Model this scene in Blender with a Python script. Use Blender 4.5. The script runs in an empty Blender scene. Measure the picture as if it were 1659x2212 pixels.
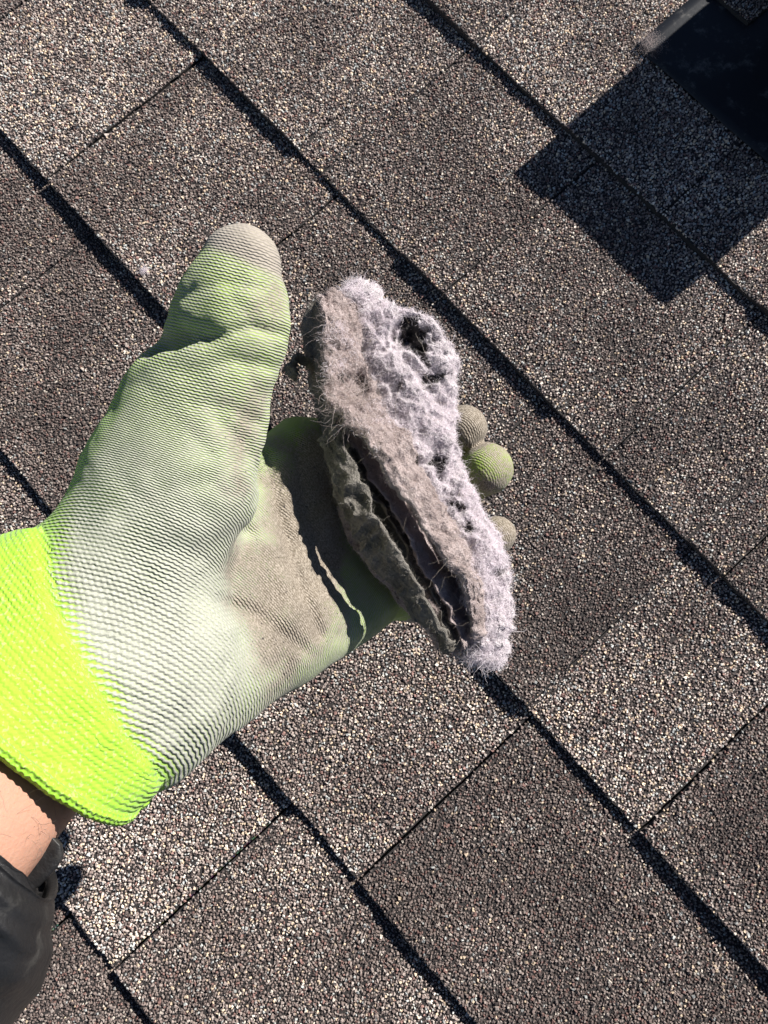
import bpy, math
import numpy as np
from mathutils import Matrix, Vector

# ------------------------------------------------------------------ camera, sky, sun, exposure
sc = bpy.context.scene
COL = sc.collection
PITCH = math.radians(18.4)                       # a 4-in-12 roof; local +Y runs up the slope, local Z is the roof normal
RW = Matrix.Rotation(PITCH, 4, 'X')
CAM_R = np.array([[0.66852, -0.72717, 0.15496], [0.74137, 0.66771, -0.06505], [-0.05618, 0.15842, 0.98577]])
CAM_C = np.array([0.0, -0.0152757, 0.48757])     # metres, in roof coordinates
FPX, CX, CY = 1662.0, 829.5, 1106.0
M4 = Matrix.Identity(4)
for i in range(3):
    for j in range(3):
        M4[i][j] = CAM_R[i, j]
    M4[i][3] = CAM_C[i]
cam_d = bpy.data.cameras.new('camera')
cam = bpy.data.objects.new('camera', cam_d)
COL.objects.link(cam)
cam.matrix_world = RW @ M4
cam_d.sensor_fit = 'HORIZONTAL'
cam_d.sensor_width = 36.0
cam_d.lens = 36.0 * FPX / 1659.0
cam_d.clip_start = 0.01
cam_d.clip_end = 5000
sc.camera = cam

SUN_EL_LOC = math.radians(27.5)
sun_loc = Vector((0.075 * math.cos(SUN_EL_LOC), math.cos(SUN_EL_LOC), math.sin(SUN_EL_LOC))).normalized()
sun_dir = (RW.to_3x3() @ sun_loc).normalized()
sun_el = math.asin(sun_dir.z)
sun_az = math.atan2(sun_dir.x, sun_dir.y)
w = bpy.data.worlds.new('World')
sc.world = w
w.use_nodes = True
nt = w.node_tree
nt.nodes.clear()
sky = nt.nodes.new('ShaderNodeTexSky')
sky.sky_type = 'NISHITA'
sky.sun_disc = False
sky.sun_elevation = sun_el
sky.sun_rotation = sun_az
sky.air_density = 0.35
sky.dust_density = 0.0
bg = nt.nodes.new('ShaderNodeBackground')
bg.inputs['Strength'].default_value = 0.05
wo = nt.nodes.new('ShaderNodeOutputWorld')
nt.links.new(sky.outputs[0], bg.inputs[0])
nt.links.new(bg.outputs[0], wo.inputs[0])
sun_d = bpy.data.lights.new('sun', 'SUN')
sun_d.energy = 5.0
sun_d.angle = math.radians(0.5)
sun_d.color = (1.0, 0.955, 0.89)
sun = bpy.data.objects.new('sun', sun_d)
COL.objects.link(sun)
sun.rotation_euler = sun_dir.to_track_quat('Z', 'Y').to_euler()
sun.location = sun_dir * 5
sc.view_settings.view_transform = 'Standard'
sc.view_settings.look = 'None'
sc.view_settings.gamma = 1.0
sc.view_settings.exposure = 0.9
sc.view_settings.use_curve_mapping = False
sc.render.engine = 'CYCLES'
sc.cycles.max_bounces = 6

# ------------------------------------------------------------------ helpers
rng = np.random.default_rng(7)


def cp(px, py, d):
    """A point at depth d (mm) seen in direction (px, py), in roof coordinates (m)."""
    d = d * 0.001
    return CAM_R @ np.array([(px - CX) * d / FPX, -(py - CY) * d / FPX, -d]) + CAM_C


def cdir(v):
    return CAM_R @ np.asarray(v, float)


def hash3(ix, iy, iz, seed):
    h = (ix.astype(np.int64) * 374761393 + iy.astype(np.int64) * 668265263 + iz.astype(np.int64) * 2147483647 + seed * 974634777)
    h = (h ^ (h >> 13)) * 1274126177
    h = (h ^ (h >> 16)) & 0xFFFFFF
    return h.astype(np.float64) / float(0xFFFFFF)


def noise(p, seed=0):
    p = np.asarray(p, float)
    i = np.floor(p).astype(np.int64)
    f = p - i
    f = f * f * f * (f * (f * 6 - 15) + 10)
    r = 0.0
    for dx in (0, 1):
        wx = f[:, 0] if dx else 1 - f[:, 0]
        for dy in (0, 1):
            wy = f[:, 1] if dy else 1 - f[:, 1]
            for dz in (0, 1):
                wz = f[:, 2] if dz else 1 - f[:, 2]
                r = r + wx * wy * wz * hash3(i[:, 0] + dx, i[:, 1] + dy, i[:, 2] + dz, seed)
    return r * 2 - 1


def fbm(p, scale, octaves=4, seed=0, gain=0.5, ridged=False):
    p = np.asarray(p, float) * scale
    a, s, r = 1.0, 0.0, 0.0
    for o in range(octaves):
        n = noise(p + 17.3 * o, seed + o)
        if ridged:
            n = 1 - 2 * np.abs(n)
        r = r + a * n
        s += a
        a *= gain
        p = p * 2.03
    return r / s


def sstep(a, b, x):
    t = np.clip((x - a) / (b - a), 0, 1)
    return t * t * (3 - 2 * t)


def empty(name, base, **props):
    o = bpy.data.objects.new(name, None)
    COL.objects.link(o)
    o.empty_display_size = 0.02
    o.matrix_world = RW @ Matrix.Translation(Vector(base))
    o['_base'] = 0
    del o['_base']
    for k, v in props.items():
        o[k] = v
    return o


def new_mesh(name, verts, faces, mat=None, smooth=True):
    me = bpy.data.meshes.new(name)
    verts = np.asarray(verts, np.float32)
    if isinstance(faces, np.ndarray):
        n, k = faces.shape
        me.vertices.add(len(verts))
        me.vertices.foreach_set('co', verts.ravel())
        me.loops.add(n * k)
        me.loops.foreach_set('vertex_index', faces.astype(np.int32).ravel())
        me.polygons.add(n)
        me.polygons.foreach_set('loop_start', np.arange(0, n * k, k, dtype=np.int32))
        me.update(calc_edges=True)
    else:
        me.from_pydata(verts.tolist(), [], [list(map(int, f)) for f in faces])
    me.polygons.foreach_set('use_smooth', np.full(len(me.polygons), smooth, dtype=bool))
    if mat is not None:
        me.materials.append(mat)
    me.update()
    return me


def add_obj(name, me, parent=None, base=(0, 0, 0), **props):
    """Mesh data are given in roof coordinates relative to base (the parent's base for a child)."""
    o = bpy.data.objects.new(name, me)
    COL.objects.link(o)
    if parent is not None:
        o.parent = parent
    else:
        o.matrix_world = RW @ Matrix.Translation(Vector(base))
    for k, v in props.items():
        o[k] = v
    return o


def set_attr(me, name, data, typ='FLOAT', dom='POINT'):
    a = me.attributes.new(name, typ, dom)
    if typ == 'FLOAT':
        a.data.foreach_set('value', np.asarray(data, np.float32).ravel())
    elif typ == 'FLOAT_COLOR':
        a.data.foreach_set('color', np.asarray(data, np.float32).ravel())


class NT:
    """Small helper for writing node materials."""
    def __init__(self, name):
        self.m = bpy.data.materials.new(name)
        self.m.use_nodes = True
        self.t = self.m.node_tree
        self.b = self.t.nodes['Principled BSDF']
        self.out = self.t.nodes['Material Output']

    def n(self, typ, **kw):
        nd = self.t.nodes.new(typ)
        for k, v in kw.items():
            setattr(nd, k, v)
        return nd

    def l(self, a, b):
        self.t.links.new(a, b)

    def put(self, v, sock):
        if hasattr(v, 'default_value') or hasattr(v, 'is_linked'):
            self.l(v, sock)
        else:
            sock.default_value = v

    def math(self, op, a, b=None, c=None, clamp=False):
        nd = self.n('ShaderNodeMath', operation=op, use_clamp=clamp)
        self.put(a, nd.inputs[0])
        if b is not None:
            self.put(b, nd.inputs[1])
        if c is not None:
            self.put(c, nd.inputs[2])
        return nd.outputs[0]

    def attr(self, name):
        return self.n('ShaderNodeAttribute', attribute_name=name)

    def mix(self, f, a, b, blend='MIX'):
        nd = self.n('ShaderNodeMix', data_type='RGBA', blend_type=blend)
        self.put(f, nd.inputs[0])
        self.put(a if not isinstance(a, tuple) else (*a[:3], 1), nd.inputs[6])
        self.put(b if not isinstance(b, tuple) else (*b[:3], 1), nd.inputs[7])
        return nd.outputs[2]

    def noise(self, scale, detail=3.0, rough=0.55, vec=None, dims='3D'):
        nd = self.n('ShaderNodeTexNoise', noise_dimensions=dims)
        nd.inputs['Scale'].default_value = scale
        nd.inputs['Detail'].default_value = detail
        nd.inputs['Roughness'].default_value = rough
        if vec is not None:
            self.l(vec, nd.inputs['Vector'])
        return nd.outputs[0]

    def coord(self):
        return self.n('ShaderNodeTexCoord').outputs['Object']

    def ramp(self, v, a, b):
        nd = self.n('ShaderNodeMapRange', interpolation_type='SMOOTHSTEP')
        self.put(v, nd.inputs[0])
        nd.inputs[1].default_value = a
        nd.inputs[2].default_value = b
        return nd.outputs[0]

    def bump(self, h, dist, strength=1.0, normal=None):
        nd = self.n('ShaderNodeBump')
        nd.inputs['Distance'].default_value = dist
        nd.inputs['Strength'].default_value = strength
        self.l(h, nd.inputs['Height'])
        if normal is not None:
            self.l(normal, nd.inputs['Normal'])
        return nd.outputs[0]

    def base(self, col, rough=0.8, spec=0.3):
        self.put(col if not isinstance(col, tuple) else (*col[:3], 1), self.b.inputs['Base Color'])
        self.put(rough, self.b.inputs['Roughness'])
        self.b.inputs['Specular IOR Level'].default_value = spec
        return self.m


# ------------------------------------------------------------------ materials
k = NT('granule')
M_GRAN = k.base(k.attr('col').outputs['Color'], 0.75, 0.35)

k = NT('asphalt')
c = k.coord()
M_ASPH = k.base(k.mix(k.noise(900.0, 3, vec=c), (0.020, 0.018, 0.018), (0.055, 0.048, 0.046)), 0.8, 0.3)
k.l(k.bump(k.noise(1400.0, 2, vec=c), 0.0004), k.b.inputs['Normal'])

k = NT('far_roof')
c = k.coord()
br = k.n('ShaderNodeTexBrick')
br.offset = 0.37
k.l(c, br.inputs['Vector'])
for nm, v in (('Scale', 1.0), ('Brick Width', 0.21), ('Row Height', 0.143), ('Mortar Size', 0.003)):
    br.inputs[nm].default_value = v
br.inputs['Color1'].default_value = (0.13, 0.115, 0.105, 1)
br.inputs['Color2'].default_value = (0.075, 0.066, 0.062, 1)
br.inputs['Mortar'].default_value = (0.012, 0.011, 0.011, 1)
vo = k.n('ShaderNodeTexVoronoi')
vo.inputs['Scale'].default_value = 560
k.l(c, vo.inputs['Vector'])
M_FAR = k.base(k.mix(0.8, br.outputs['Color'], vo.outputs['Color'], 'SOFT_LIGHT'), 0.85, 0.3)
k.l(k.bump(vo.outputs['Distance'], 0.001), k.b.inputs['Normal'])

# knitted glove: attributes row / wale give the knit, coat / dirt / tipcoat / neon say where the dip coating and the dirt are
k = NT('knit_glove')
c = k.coord()
row = k.attr('row').outputs['Fac']
wale = k.attr('wale').outputs['Fac']
coat = k.attr('coat').outputs['Fac']
dirt = k.attr('dirt').outputs['Fac']
depth = k.attr('relief').outputs['Fac']
TAU = 6.283185
wob = k.math('MULTIPLY', k.math('SINE', k.math('MULTIPLY', wale, TAU)), 0.09)
rr = k.math('ADD', row, wob)
wn = k.math('MULTIPLY', k.math('SUBTRACT', k.noise(260.0, 3, vec=c), 0.5), 0.75)
rr = k.math('ADD', rr, wn)
ridge = k.math('MULTIPLY_ADD', k.math('COSINE', k.math('MULTIPLY', rr, TAU)), 0.5, 0.5)
bead = k.math('MULTIPLY_ADD', k.math('COSINE', k.math('MULTIPLY', wale, TAU * 1.0)), 0.05, 0.95)
hgt = k.math('MULTIPLY', k.math('POWER', ridge, 0.8), bead)
hgt = k.math('MULTIPLY', hgt, k.math('MULTIPLY_ADD', k.noise(700.0, 2, vec=c), 0.7, 0.65))
grain = k.noise(2200.0, 2, 0.6, vec=c)
n_mid = k.noise(95.0, 4, 0.62, vec=c)
n_fine = k.noise(1500.0, 2, 0.7, vec=c)
fleck = k.ramp(k.noise(1100.0, 1, vec=c), 0.56, 0.7)
neon = k.mix(k.noise(600.0, 2, vec=c), (0.25, 0.54, 0.025), (0.335, 0.61, 0.055))
neon = k.mix(k.math('MULTIPLY', fleck, 0.4), neon, (0.50, 0.60, 0.28))
gcol = k.mix(k.ramp(n_mid, 0.3, 0.7), (0.245, 0.355, 0.055), (0.335, 0.425, 0.125))
cval = k.math('ADD', coat, k.math('MULTIPLY', k.math('SUBTRACT', n_mid, 0.5), 0.35))
cval = k.math('ADD', cval, k.math('MULTIPLY', k.math('SUBTRACT', hgt, 0.5), 0.8))
white = k.mix(k.ramp(n_fine, 0.3, 0.75), (0.315, 0.325, 0.27), (0.425, 0.43, 0.38))
col = k.mix(k.attr('neon').outputs['Fac'], gcol, neon)
col = k.mix(k.math('MULTIPLY', k.ramp(cval, 0.25, 0.85), k.ramp(coat, 0.0, 0.2)), col, white)
dval = k.math('ADD', k.math('MULTIPLY', dirt, 1.25), k.math('MULTIPLY', k.math('SUBTRACT', n_mid, 0.5), 1.1))
dval = k.math('ADD', dval, k.math('MULTIPLY', k.math('SUBTRACT', n_fine, 0.5), 1.2))
dcol = k.mix(k.ramp(n_fine, 0.35, 0.7), (0.16, 0.132, 0.10), (0.36, 0.315, 0.262))
col = k.mix(k.ramp(dval, 0.3, 0.9), col, dcol)
tipc = k.attr('tip').outputs['Fac']
col = k.mix(k.math('MULTIPLY', tipc, 0.9), col, k.mix(n_fine, (0.22, 0.185, 0.165), (0.42, 0.37, 0.335)))
speck = k.ramp(k.noise(900.0, 1, 0.5, vec=c), 0.70, 0.76)
col = k.mix(k.math('MULTIPLY', speck, k.ramp(dirt, 0.1, 0.6)), col, (0.06, 0.05, 0.045))
M_GLOVE = k.base(col, 0.85, 0.2)
hh = k.math('ADD', k.math('MULTIPLY', hgt, depth), k.math('MULTIPLY', grain, 0.16))
k.l(k.bump(hh, 0.00048, 1.0), k.b.inputs['Normal'])
k.b.inputs['Sheen Weight'].default_value = 0.15

k = NT('skin')
c = k.coord()
sk = k.mix(k.noise(60.0, 4, vec=c), (0.36, 0.185, 0.13), (0.50, 0.285, 0.205))
M_SKIN = k.base(sk, 0.5, 0.4)
k.b.inputs['Subsurface Weight'].default_value = 0.15
k.b.inputs['Subsurface Radius'].default_value = (0.008, 0.003, 0.0015)
k.l(k.bump(k.noise(900.0, 3, vec=c), 0.0003, 0.6), k.b.inputs['Normal'])

k = NT('black_sleeve_fabric')
c = k.coord()
scuff = k.ramp(k.noise(90.0, 5, 0.7, vec=c), 0.5, 0.85)
M_SLEEVE = k.base(k.mix(scuff, (0.012, 0.012, 0.013), (0.07, 0.067, 0.062)), k.math('MULTIPLY_ADD', scuff, 0.3, 0.45), 0.4)
k.l(k.bump(k.noise(500.0, 4, vec=c), 0.0006, 0.6), k.b.inputs['Normal'])

k = NT('black_painted_metal')
c = k.coord()
dust = k.ramp(k.noise(70.0, 6, 0.75, vec=c), 0.52, 0.8)
M_METAL = k.base(k.mix(dust, (0.020, 0.022, 0.027), (0.20, 0.19, 0.18)), k.math('MULTIPLY_ADD', dust, 0.3, 0.42), 0.25)
k.l(k.bump(k.noise(400.0, 3, vec=c), 0.00015, 0.5), k.b.inputs['Normal'])


def lint_mat(name, c1, c2, c3, nscale=120.0, fine=1800.0, dist=0.0012):
    k = NT(name)
    c = k.coord()
    n1 = k.noise(nscale, 5, 0.65, vec=c)
    n2 = k.noise(fine, 3, 0.7, vec=c)
    col = k.mix(k.ramp(n1, 0.35, 0.68), c1, c2)
    col = k.mix(k.ramp(n2, 0.52, 0.8), col, c3)
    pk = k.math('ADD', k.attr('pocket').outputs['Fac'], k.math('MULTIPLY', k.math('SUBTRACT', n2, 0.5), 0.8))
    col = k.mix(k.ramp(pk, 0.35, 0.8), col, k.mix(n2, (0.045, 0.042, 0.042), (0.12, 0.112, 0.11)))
    m = k.base(col, 0.95, 0.05)
    k.l(k.bump(k.math('ADD', n2, k.math('MULTIPLY', n1, 1.2)), dist), k.b.inputs['Normal'])
    return m


M_LW = lint_mat('pale_lint', (0.50, 0.46, 0.48), (0.70, 0.65, 0.68), (0.22, 0.195, 0.20))
M_LP = lint_mat('brownish_lint_felt', (0.36, 0.295, 0.285), (0.56, 0.475, 0.465), (0.16, 0.125, 0.118))
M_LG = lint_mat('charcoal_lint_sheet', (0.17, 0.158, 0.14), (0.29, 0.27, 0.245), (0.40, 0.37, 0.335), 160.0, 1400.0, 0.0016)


def fibre_mat(name, a, b, trans=0.35):
    k = NT(name)
    hi = k.n('ShaderNodeHairInfo')
    col = k.mix(hi.outputs['Random'], a, b)
    m = k.base(col, 0.7, 0.2)
    tr = k.n('ShaderNodeBsdfTranslucent')
    k.l(col, tr.inputs['Color'])
    mx = k.n('ShaderNodeMixShader')
    mx.inputs[0].default_value = trans
    k.l(k.b.outputs[0], mx.inputs[1])
    k.l(tr.outputs[0], mx.inputs[2])
    k.l(mx.outputs[0], k.out.inputs['Surface'])
    return m


M_FW = fibre_mat('pale_fibre', (0.81, 0.74, 0.785), (0.95, 0.895, 0.935))
M_FP = fibre_mat('brown_fibre', (0.36, 0.285, 0.265), (0.78, 0.69, 0.675))
M_FG = fibre_mat('grey_fibre', (0.13, 0.12, 0.11), (0.34, 0.32, 0.28))
M_FH = fibre_mat('stray_hair', (0.42, 0.35, 0.27), (0.72, 0.66, 0.58))

# ------------------------------------------------------------------ roof: shingles with granules
EXPO = 0.143
roof_me = new_mesh('roof', [(-4, -4, -0.004), (4, -4, -0.004), (4, 4, -0.004), (-4, 4, -0.004)], [(0, 1, 2, 3)], M_FAR, False)
roof = add_obj('roof', roof_me, kind='structure')

PAL = np.array([[0.085, 0.069, 0.066],   # near black
                [0.178, 0.140, 0.130],   # dark brown
                [0.250, 0.208, 0.194],   # brown grey
                [0.200, 0.122, 0.110],   # maroon
                [0.345, 0.302, 0.282],   # grey
                [0.340, 0.352, 0.352],   # blue grey
                [0.520, 0.420, 0.320],   # tan
                [0.560, 0.510, 0.455]])  # cream
W_DARK = np.array([0.10, 0.41, 0.34, 0.09, 0.035, 0.010, 0.010, 0.005])
W_LITE = np.array([0.13, 0.14, 0.21, 0.04, 0.190, 0.110, 0.110, 0.070])


def granules(x0, x1, y0, y1, zf, tone, seed, spacing=0.00165, mask=None, scuffs=None):
    r = np.random.default_rng(seed)
    nx, ny = max(1, int((x1 - x0) / spacing)), max(1, int((y1 - y0) / (spacing * 0.9)))
    gx, gy = np.meshgrid(np.arange(nx), np.arange(ny))
    gx = gx + 0.5 * (gy % 2)
    px = x0 + (gx.ravel() + 0.5 + r.uniform(-0.42, 0.42, nx * ny)) * (x1 - x0) / nx
    py = y0 + (gy.ravel() + 0.5 + r.uniform(-0.42, 0.42, nx * ny)) * (y1 - y0) / ny
    ok = (px < x1 - 0.0003)
    if mask is not None:
        ok &= mask(px, py)
    ok &= r.random(len(px)) > 0.035
    px, py = px[ok], py[ok]
    n = len(px)
    rad = spacing * 0.5 * r.uniform(0.85, 1.45, n) * np.where(r.random(n) < 0.08, 1.3, 1.0)
    asp = r.uniform(0.68, 1.0, n)
    ang = r.uniform(0, 2 * math.pi, n)
    h = rad * r.uniform(0.45, 1.05, n)
    z = zf(px, py)
    V = np.zeros((n, 8, 3))
    tx, ty = r.normal(0, 0.22, n), r.normal(0, 0.22, n)
    for q in range(4):
        a = q * math.pi / 2 + r.uniform(-0.45, 0.45, n)
        rr = rad * r.uniform(0.85, 1.2, n)
        lx, ly = rr * np.cos(a), rr * np.sin(a) * asp
        V[:, q, 0] = px + lx * np.cos(ang) - ly * np.sin(ang)
        V[:, q, 1] = py + lx * np.sin(ang) + ly * np.cos(ang)
        V[:, q, 2] = z - 0.0002
        s = r.uniform(0.50, 0.80, n)
        V[:, q + 4, 0] = px + (lx * np.cos(ang) - ly * np.sin(ang)) * s
        V[:, q + 4, 1] = py + (lx * np.sin(ang) + ly * np.cos(ang)) * s
        V[:, q + 4, 2] = z + h + tx * (V[:, q + 4, 0] - px) + ty * (V[:, q + 4, 1] - py) + rad * r.uniform(-0.18, 0.18, n)
    b = (np.arange(n) * 8)[:, None]
    F = np.concatenate([b + np.array([[0, 1, 5, 4]]), b + np.array([[1, 2, 6, 5]]), b + np.array([[2, 3, 7, 6]]), b + np.array([[3, 0, 4, 7]]), b + np.array([[4, 5, 6, 7]])], 1).reshape(-1, 4)
    P = np.stack([px, py, np.zeros(n)], 1)
    t = 1.15 * (tone - 0.5) + 0.5 + 0.62 * fbm(P, 19.0, 3, 91) + 0.10 * r.normal(0, 1, n)
    t = np.clip(t, 0, 1)[:, None]
    W = np.cumsum(W_DARK * (1 - t) + W_LITE * t, 1)
    W /= W[:, -1:]
    idx = (r.random(n)[:, None] > W).sum(1)
    C = PAL[idx] * r.uniform(0.86, 1.14, (n, 1)) * np.array([1.06, 1.04, 1.01]) * (0.82 + 0.75 * t)
    if scuffs is not None:                            # pale chalky line along a tight joint
        near = np.min([np.abs(px - sx + 0.0006 * np.sin(py * 300)) for sx in scuffs], 0) < 0.0011
        near &= r.random(n) < 0.55 * sstep(-0.1, 0.5, noise(np.stack([py * 60, px * 9, 0 * px], 1), 77) + 0.3)
        C[near] = np.array([0.62, 0.59, 0.55]) * r.uniform(0.7, 1.1, (near.sum(), 1))
    C = np.concatenate([C, np.ones((n, 1))], 1)
    return V.reshape(-1, 3), F, np.repeat(C, 5, 0)


def shingle_piece(x0, x1, y0, thick, tone, seed, gap=0.0005, cut=None, expo=EXPO, spacing=0.00165, scuffs=None):
    """One exposed shingle tab: an asphalt slab with curled edges, and its coat of granules."""
    r = np.random.default_rng(seed)
    y1 = y0 + expo + 0.012
    xa, xb = x0 + gap, x1 - gap
    ph = r.uniform(0, 50)

    def zf(x, y):
        p = np.stack([np.asarray(x) * 1.0 + ph, np.asarray(y) * 1.0, np.zeros(len(x))], 1)
        tt = np.clip((np.asarray(y) - y0) / expo, 0, 1.1)
        tk = np.full(len(p), thick if np.isscalar(thick) else thick[0][1])
        if not np.isscalar(thick):
            for a_, b_ in zip(thick[:-1], thick[1:]):
                tk = tk + (b_[1] - a_[1]) * sstep(b_[0] - 0.0016, b_[0] + 0.0016, np.asarray(x))
        return tk * (1 - tt) + 0.0004 + 0.0007 * noise(p * 16.0, 5) * (1.2 - tt) + 0.00035 * noise(p * 60.0, 6)

    nx, ny = max(6, int((xb - xa) / 0.004)), 22
    X, Y = np.meshgrid(np.linspace(xa, xb, nx + 1), np.linspace(0, 1, ny + 1))
    X, Y = X.ravel(), Y.ravel()
    wob = 0.0007 * noise(np.stack([X * 45 + ph, 0 * X, 0 * X], 1), 3) + 0.0004 * noise(np.stack([X * 260 + ph, 0 * X, 0 * X], 1), 4)
    Yw = y0 + wob * (1 - Y) + Y * (y1 - y0)
    sw = 0.0005 * noise(np.stack([Yw * 90, 0 * Y + x0 * 31, 0 * Y], 1), 8)
    sw2 = 0.0005 * noise(np.stack([Yw * 90, 0 * Y + x1 * 31, 0 * Y], 1), 8)
    lin = (X - xa) / (xb - xa)
    Xw = X + sw * (1 - lin) + sw2 * lin
    T = np.stack([Xw, Yw, zf(Xw, Yw)], 1)
    Bt = T.copy()
    Bt[:, 2] = np.minimum(-0.002, T[:, 2] - 0.002)
    V = np.concatenate([T, Bt])
    n0 = len(T)
    F = []
    st = nx + 1
    for j in range(ny):
        for i in range(nx):
            a = j * st + i
            F.append((a, a + 1, a + 1 + st, a + st))
    for i in range(nx):
        F.append((i + 1, i, i + n0, i + 1 + n0))
        a = ny * st + i
        F.append((a, a + 1, a + 1 + n0, a + n0))
    for j in range(ny):
        a = j * st
        F.append((a, a + st, a + st + n0, a + n0))
        a = j * st + nx
        F.append((a + st, a, a + n0, a + st + n0))
    me = new_mesh('shingle', V, np.array(F), M_ASPH, False)
    GV, GF, GC = granules(xa, xb, y0 + 0.0003, y0 + expo + 0.004, zf, tone, seed + 1, spacing, cut, scuffs)
    gm = new_mesh('granule_coat', GV, GF, M_GRAN, False)
    set_attr(gm, 'col', GC, 'FLOAT_COLOR', 'FACE')
    return me, gm


def put_shingle(me, gm, loc=(0, 0, 0)):
    o = add_obj('shingle', me, roof)
    o.location = loc
    g = add_obj('granule_coat', gm, o, kind='stuff')
    return o


T_, t_, m_ = 0.0062, 0.0032, 0.0046
# joints between shingles in each course: (x0, x1, tone, half gap)
ROWS = {
    3: [(-0.520, -0.330, .5, .0006), (-0.330, -0.158, .3, .0006)],
    2: [(-0.440, -0.279, .50, .0003), (-0.279, -0.100, .85, .0003), (-0.100, 0.080, .6, .0003)],
    1: [(-0.560, -0.470, .45, .0004), (-0.470, -0.281, .65, .0004), (-0.281, -0.158, .45, .0004), (-0.158, -0.007, .6, .0004), (-0.007, 0.0945, .55, .0003), (0.0945, 0.210, .35, .0008)],
    0: [(-0.660, -0.538, .4, .0009), (-0.538, -0.411, .85, .0009), (-0.411, -0.262, .45, .0009), (-0.262, -0.060, .45, .0004), (-0.060, 0.071, .25, .0002), (0.071, 0.166, .80, .0002), (0.166, 0.340, .22, .0010)],
    -1: [(-0.520, -0.360, .25, .0004), (-0.360, -0.120, .2, .0004), (-0.120, 0.0775, .62, .0004), (0.0775, 0.340, .08, .0011)],
    -2: [(-0.340, -0.190, .3, .0005), (-0.190, 0.019, .90, .0005), (0.019, 0.240, .55, .0010)],
    -3: [(-0.160, -0.022, .2, .0006), (-0.022, 0.130, .15, .0008)],
}
# the laminated teeth: where a course is thick or thin at its butt edge (x from, thickness)
PROF = {3: [(-9, T_)], 2: [(-9, T_), (-0.286, m_), (-0.012, T_)], 1: [(-9, T_), (-0.475, t_), (-0.413, T_), (-0.306, t_), (-0.198, T_), (-0.050, t_), (0.065, T_)],
        0: [(-9, T_), (0.073, t_), (0.167, T_)], -1: [(-9, m_), (-0.20, T_), (0.024, t_), (0.100, m_)], -2: [(-9, t_), (0.150, T_)], -3: [(-9, t_)]}


# the flange of the vent lies on these shingles: no granules poke through it
FLX0, FLX1, FLY0, FLY1 = -0.2005, -0.013, 0.363, 0.640


def not_flange(x, y):
    return ~((x > FLX0 - 0.001) & (x < FLX1 + 0.001) & (y > FLY0 + 0.001) & (y < FLY1))


def all_ok(x, y):
    return np.ones(len(x), bool)


sd = 100
for rk, pcs in ROWS.items():
    for (xa, xb, tn, gp) in pcs:
        sd += 10
        me, gm = shingle_piece(xa, xb, rk * EXPO, PROF[rk], tn, sd, gp, not_flange if rk == 2 else all_ok, scuffs={1: [-0.007], 0: [0.071]}.get(rk))
        put_shingle(me, gm)
# beyond the picture's edge: the same courses go on with a few shared tabs
proto = []
for q, (wd, th, tn) in enumerate([(0.165, T_, .3), (0.205, t_, .5), (0.240, m_, .65)]):
    proto.append((wd,) + shingle_piece(0, wd, 0, th, tn, 5000 + 10 * q, 0.0005, all_ok, spacing=0.0021))
r2 = np.random.default_rng(3)
for rk in range(-6, 7):
    pcs = ROWS.get(rk)
    lo = pcs[0][0] if pcs else -0.05 + 0.1 * r2.random()
    hi = pcs[-1][1] if pcs else lo
    if rk == 3:
        hi = -0.050                                   # the vent hood fills this gap
    x = hi
    while x < 0.72:
        wd, me, gm = proto[r2.integers(3)]
        if not (rk in (4,) and x < 0.0 and x + wd > -0.17):
            put_shingle(me, gm, (x, rk * EXPO, 0))
        x += wd
    x = lo
    while x > -1.0:
        wd, me, gm = proto[r2.integers(3)]
        x -= wd
        if not (rk in (4,) and x < -0.04 and x + wd > -0.17):
            put_shingle(me, gm, (x, rk * EXPO, 0))


# ------------------------------------------------------------------ small modelling tools
def box_mesh(name, x0, x1, y0, y1, z0, z1, mat, bev=0.0, segs=2):
    import bmesh
    bm = bmesh.new()
    bmesh.ops.create_cube(bm, size=1.0)
    for v in bm.verts:
        v.co = Vector(((x0 + x1) / 2 + v.co.x * (x1 - x0), (y0 + y1) / 2 + v.co.y * (y1 - y0), (z0 + z1) / 2 + v.co.z * (z1 - z0)))
    if bev:
        bmesh.ops.bevel(bm, geom=list(bm.edges), offset=bev, segments=segs, profile=0.5, affect='EDGES')
    me = bpy.data.meshes.new(name)
    bm.to_mesh(me)
    bm.free()
    me.materials.append(mat)
    return me


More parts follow.
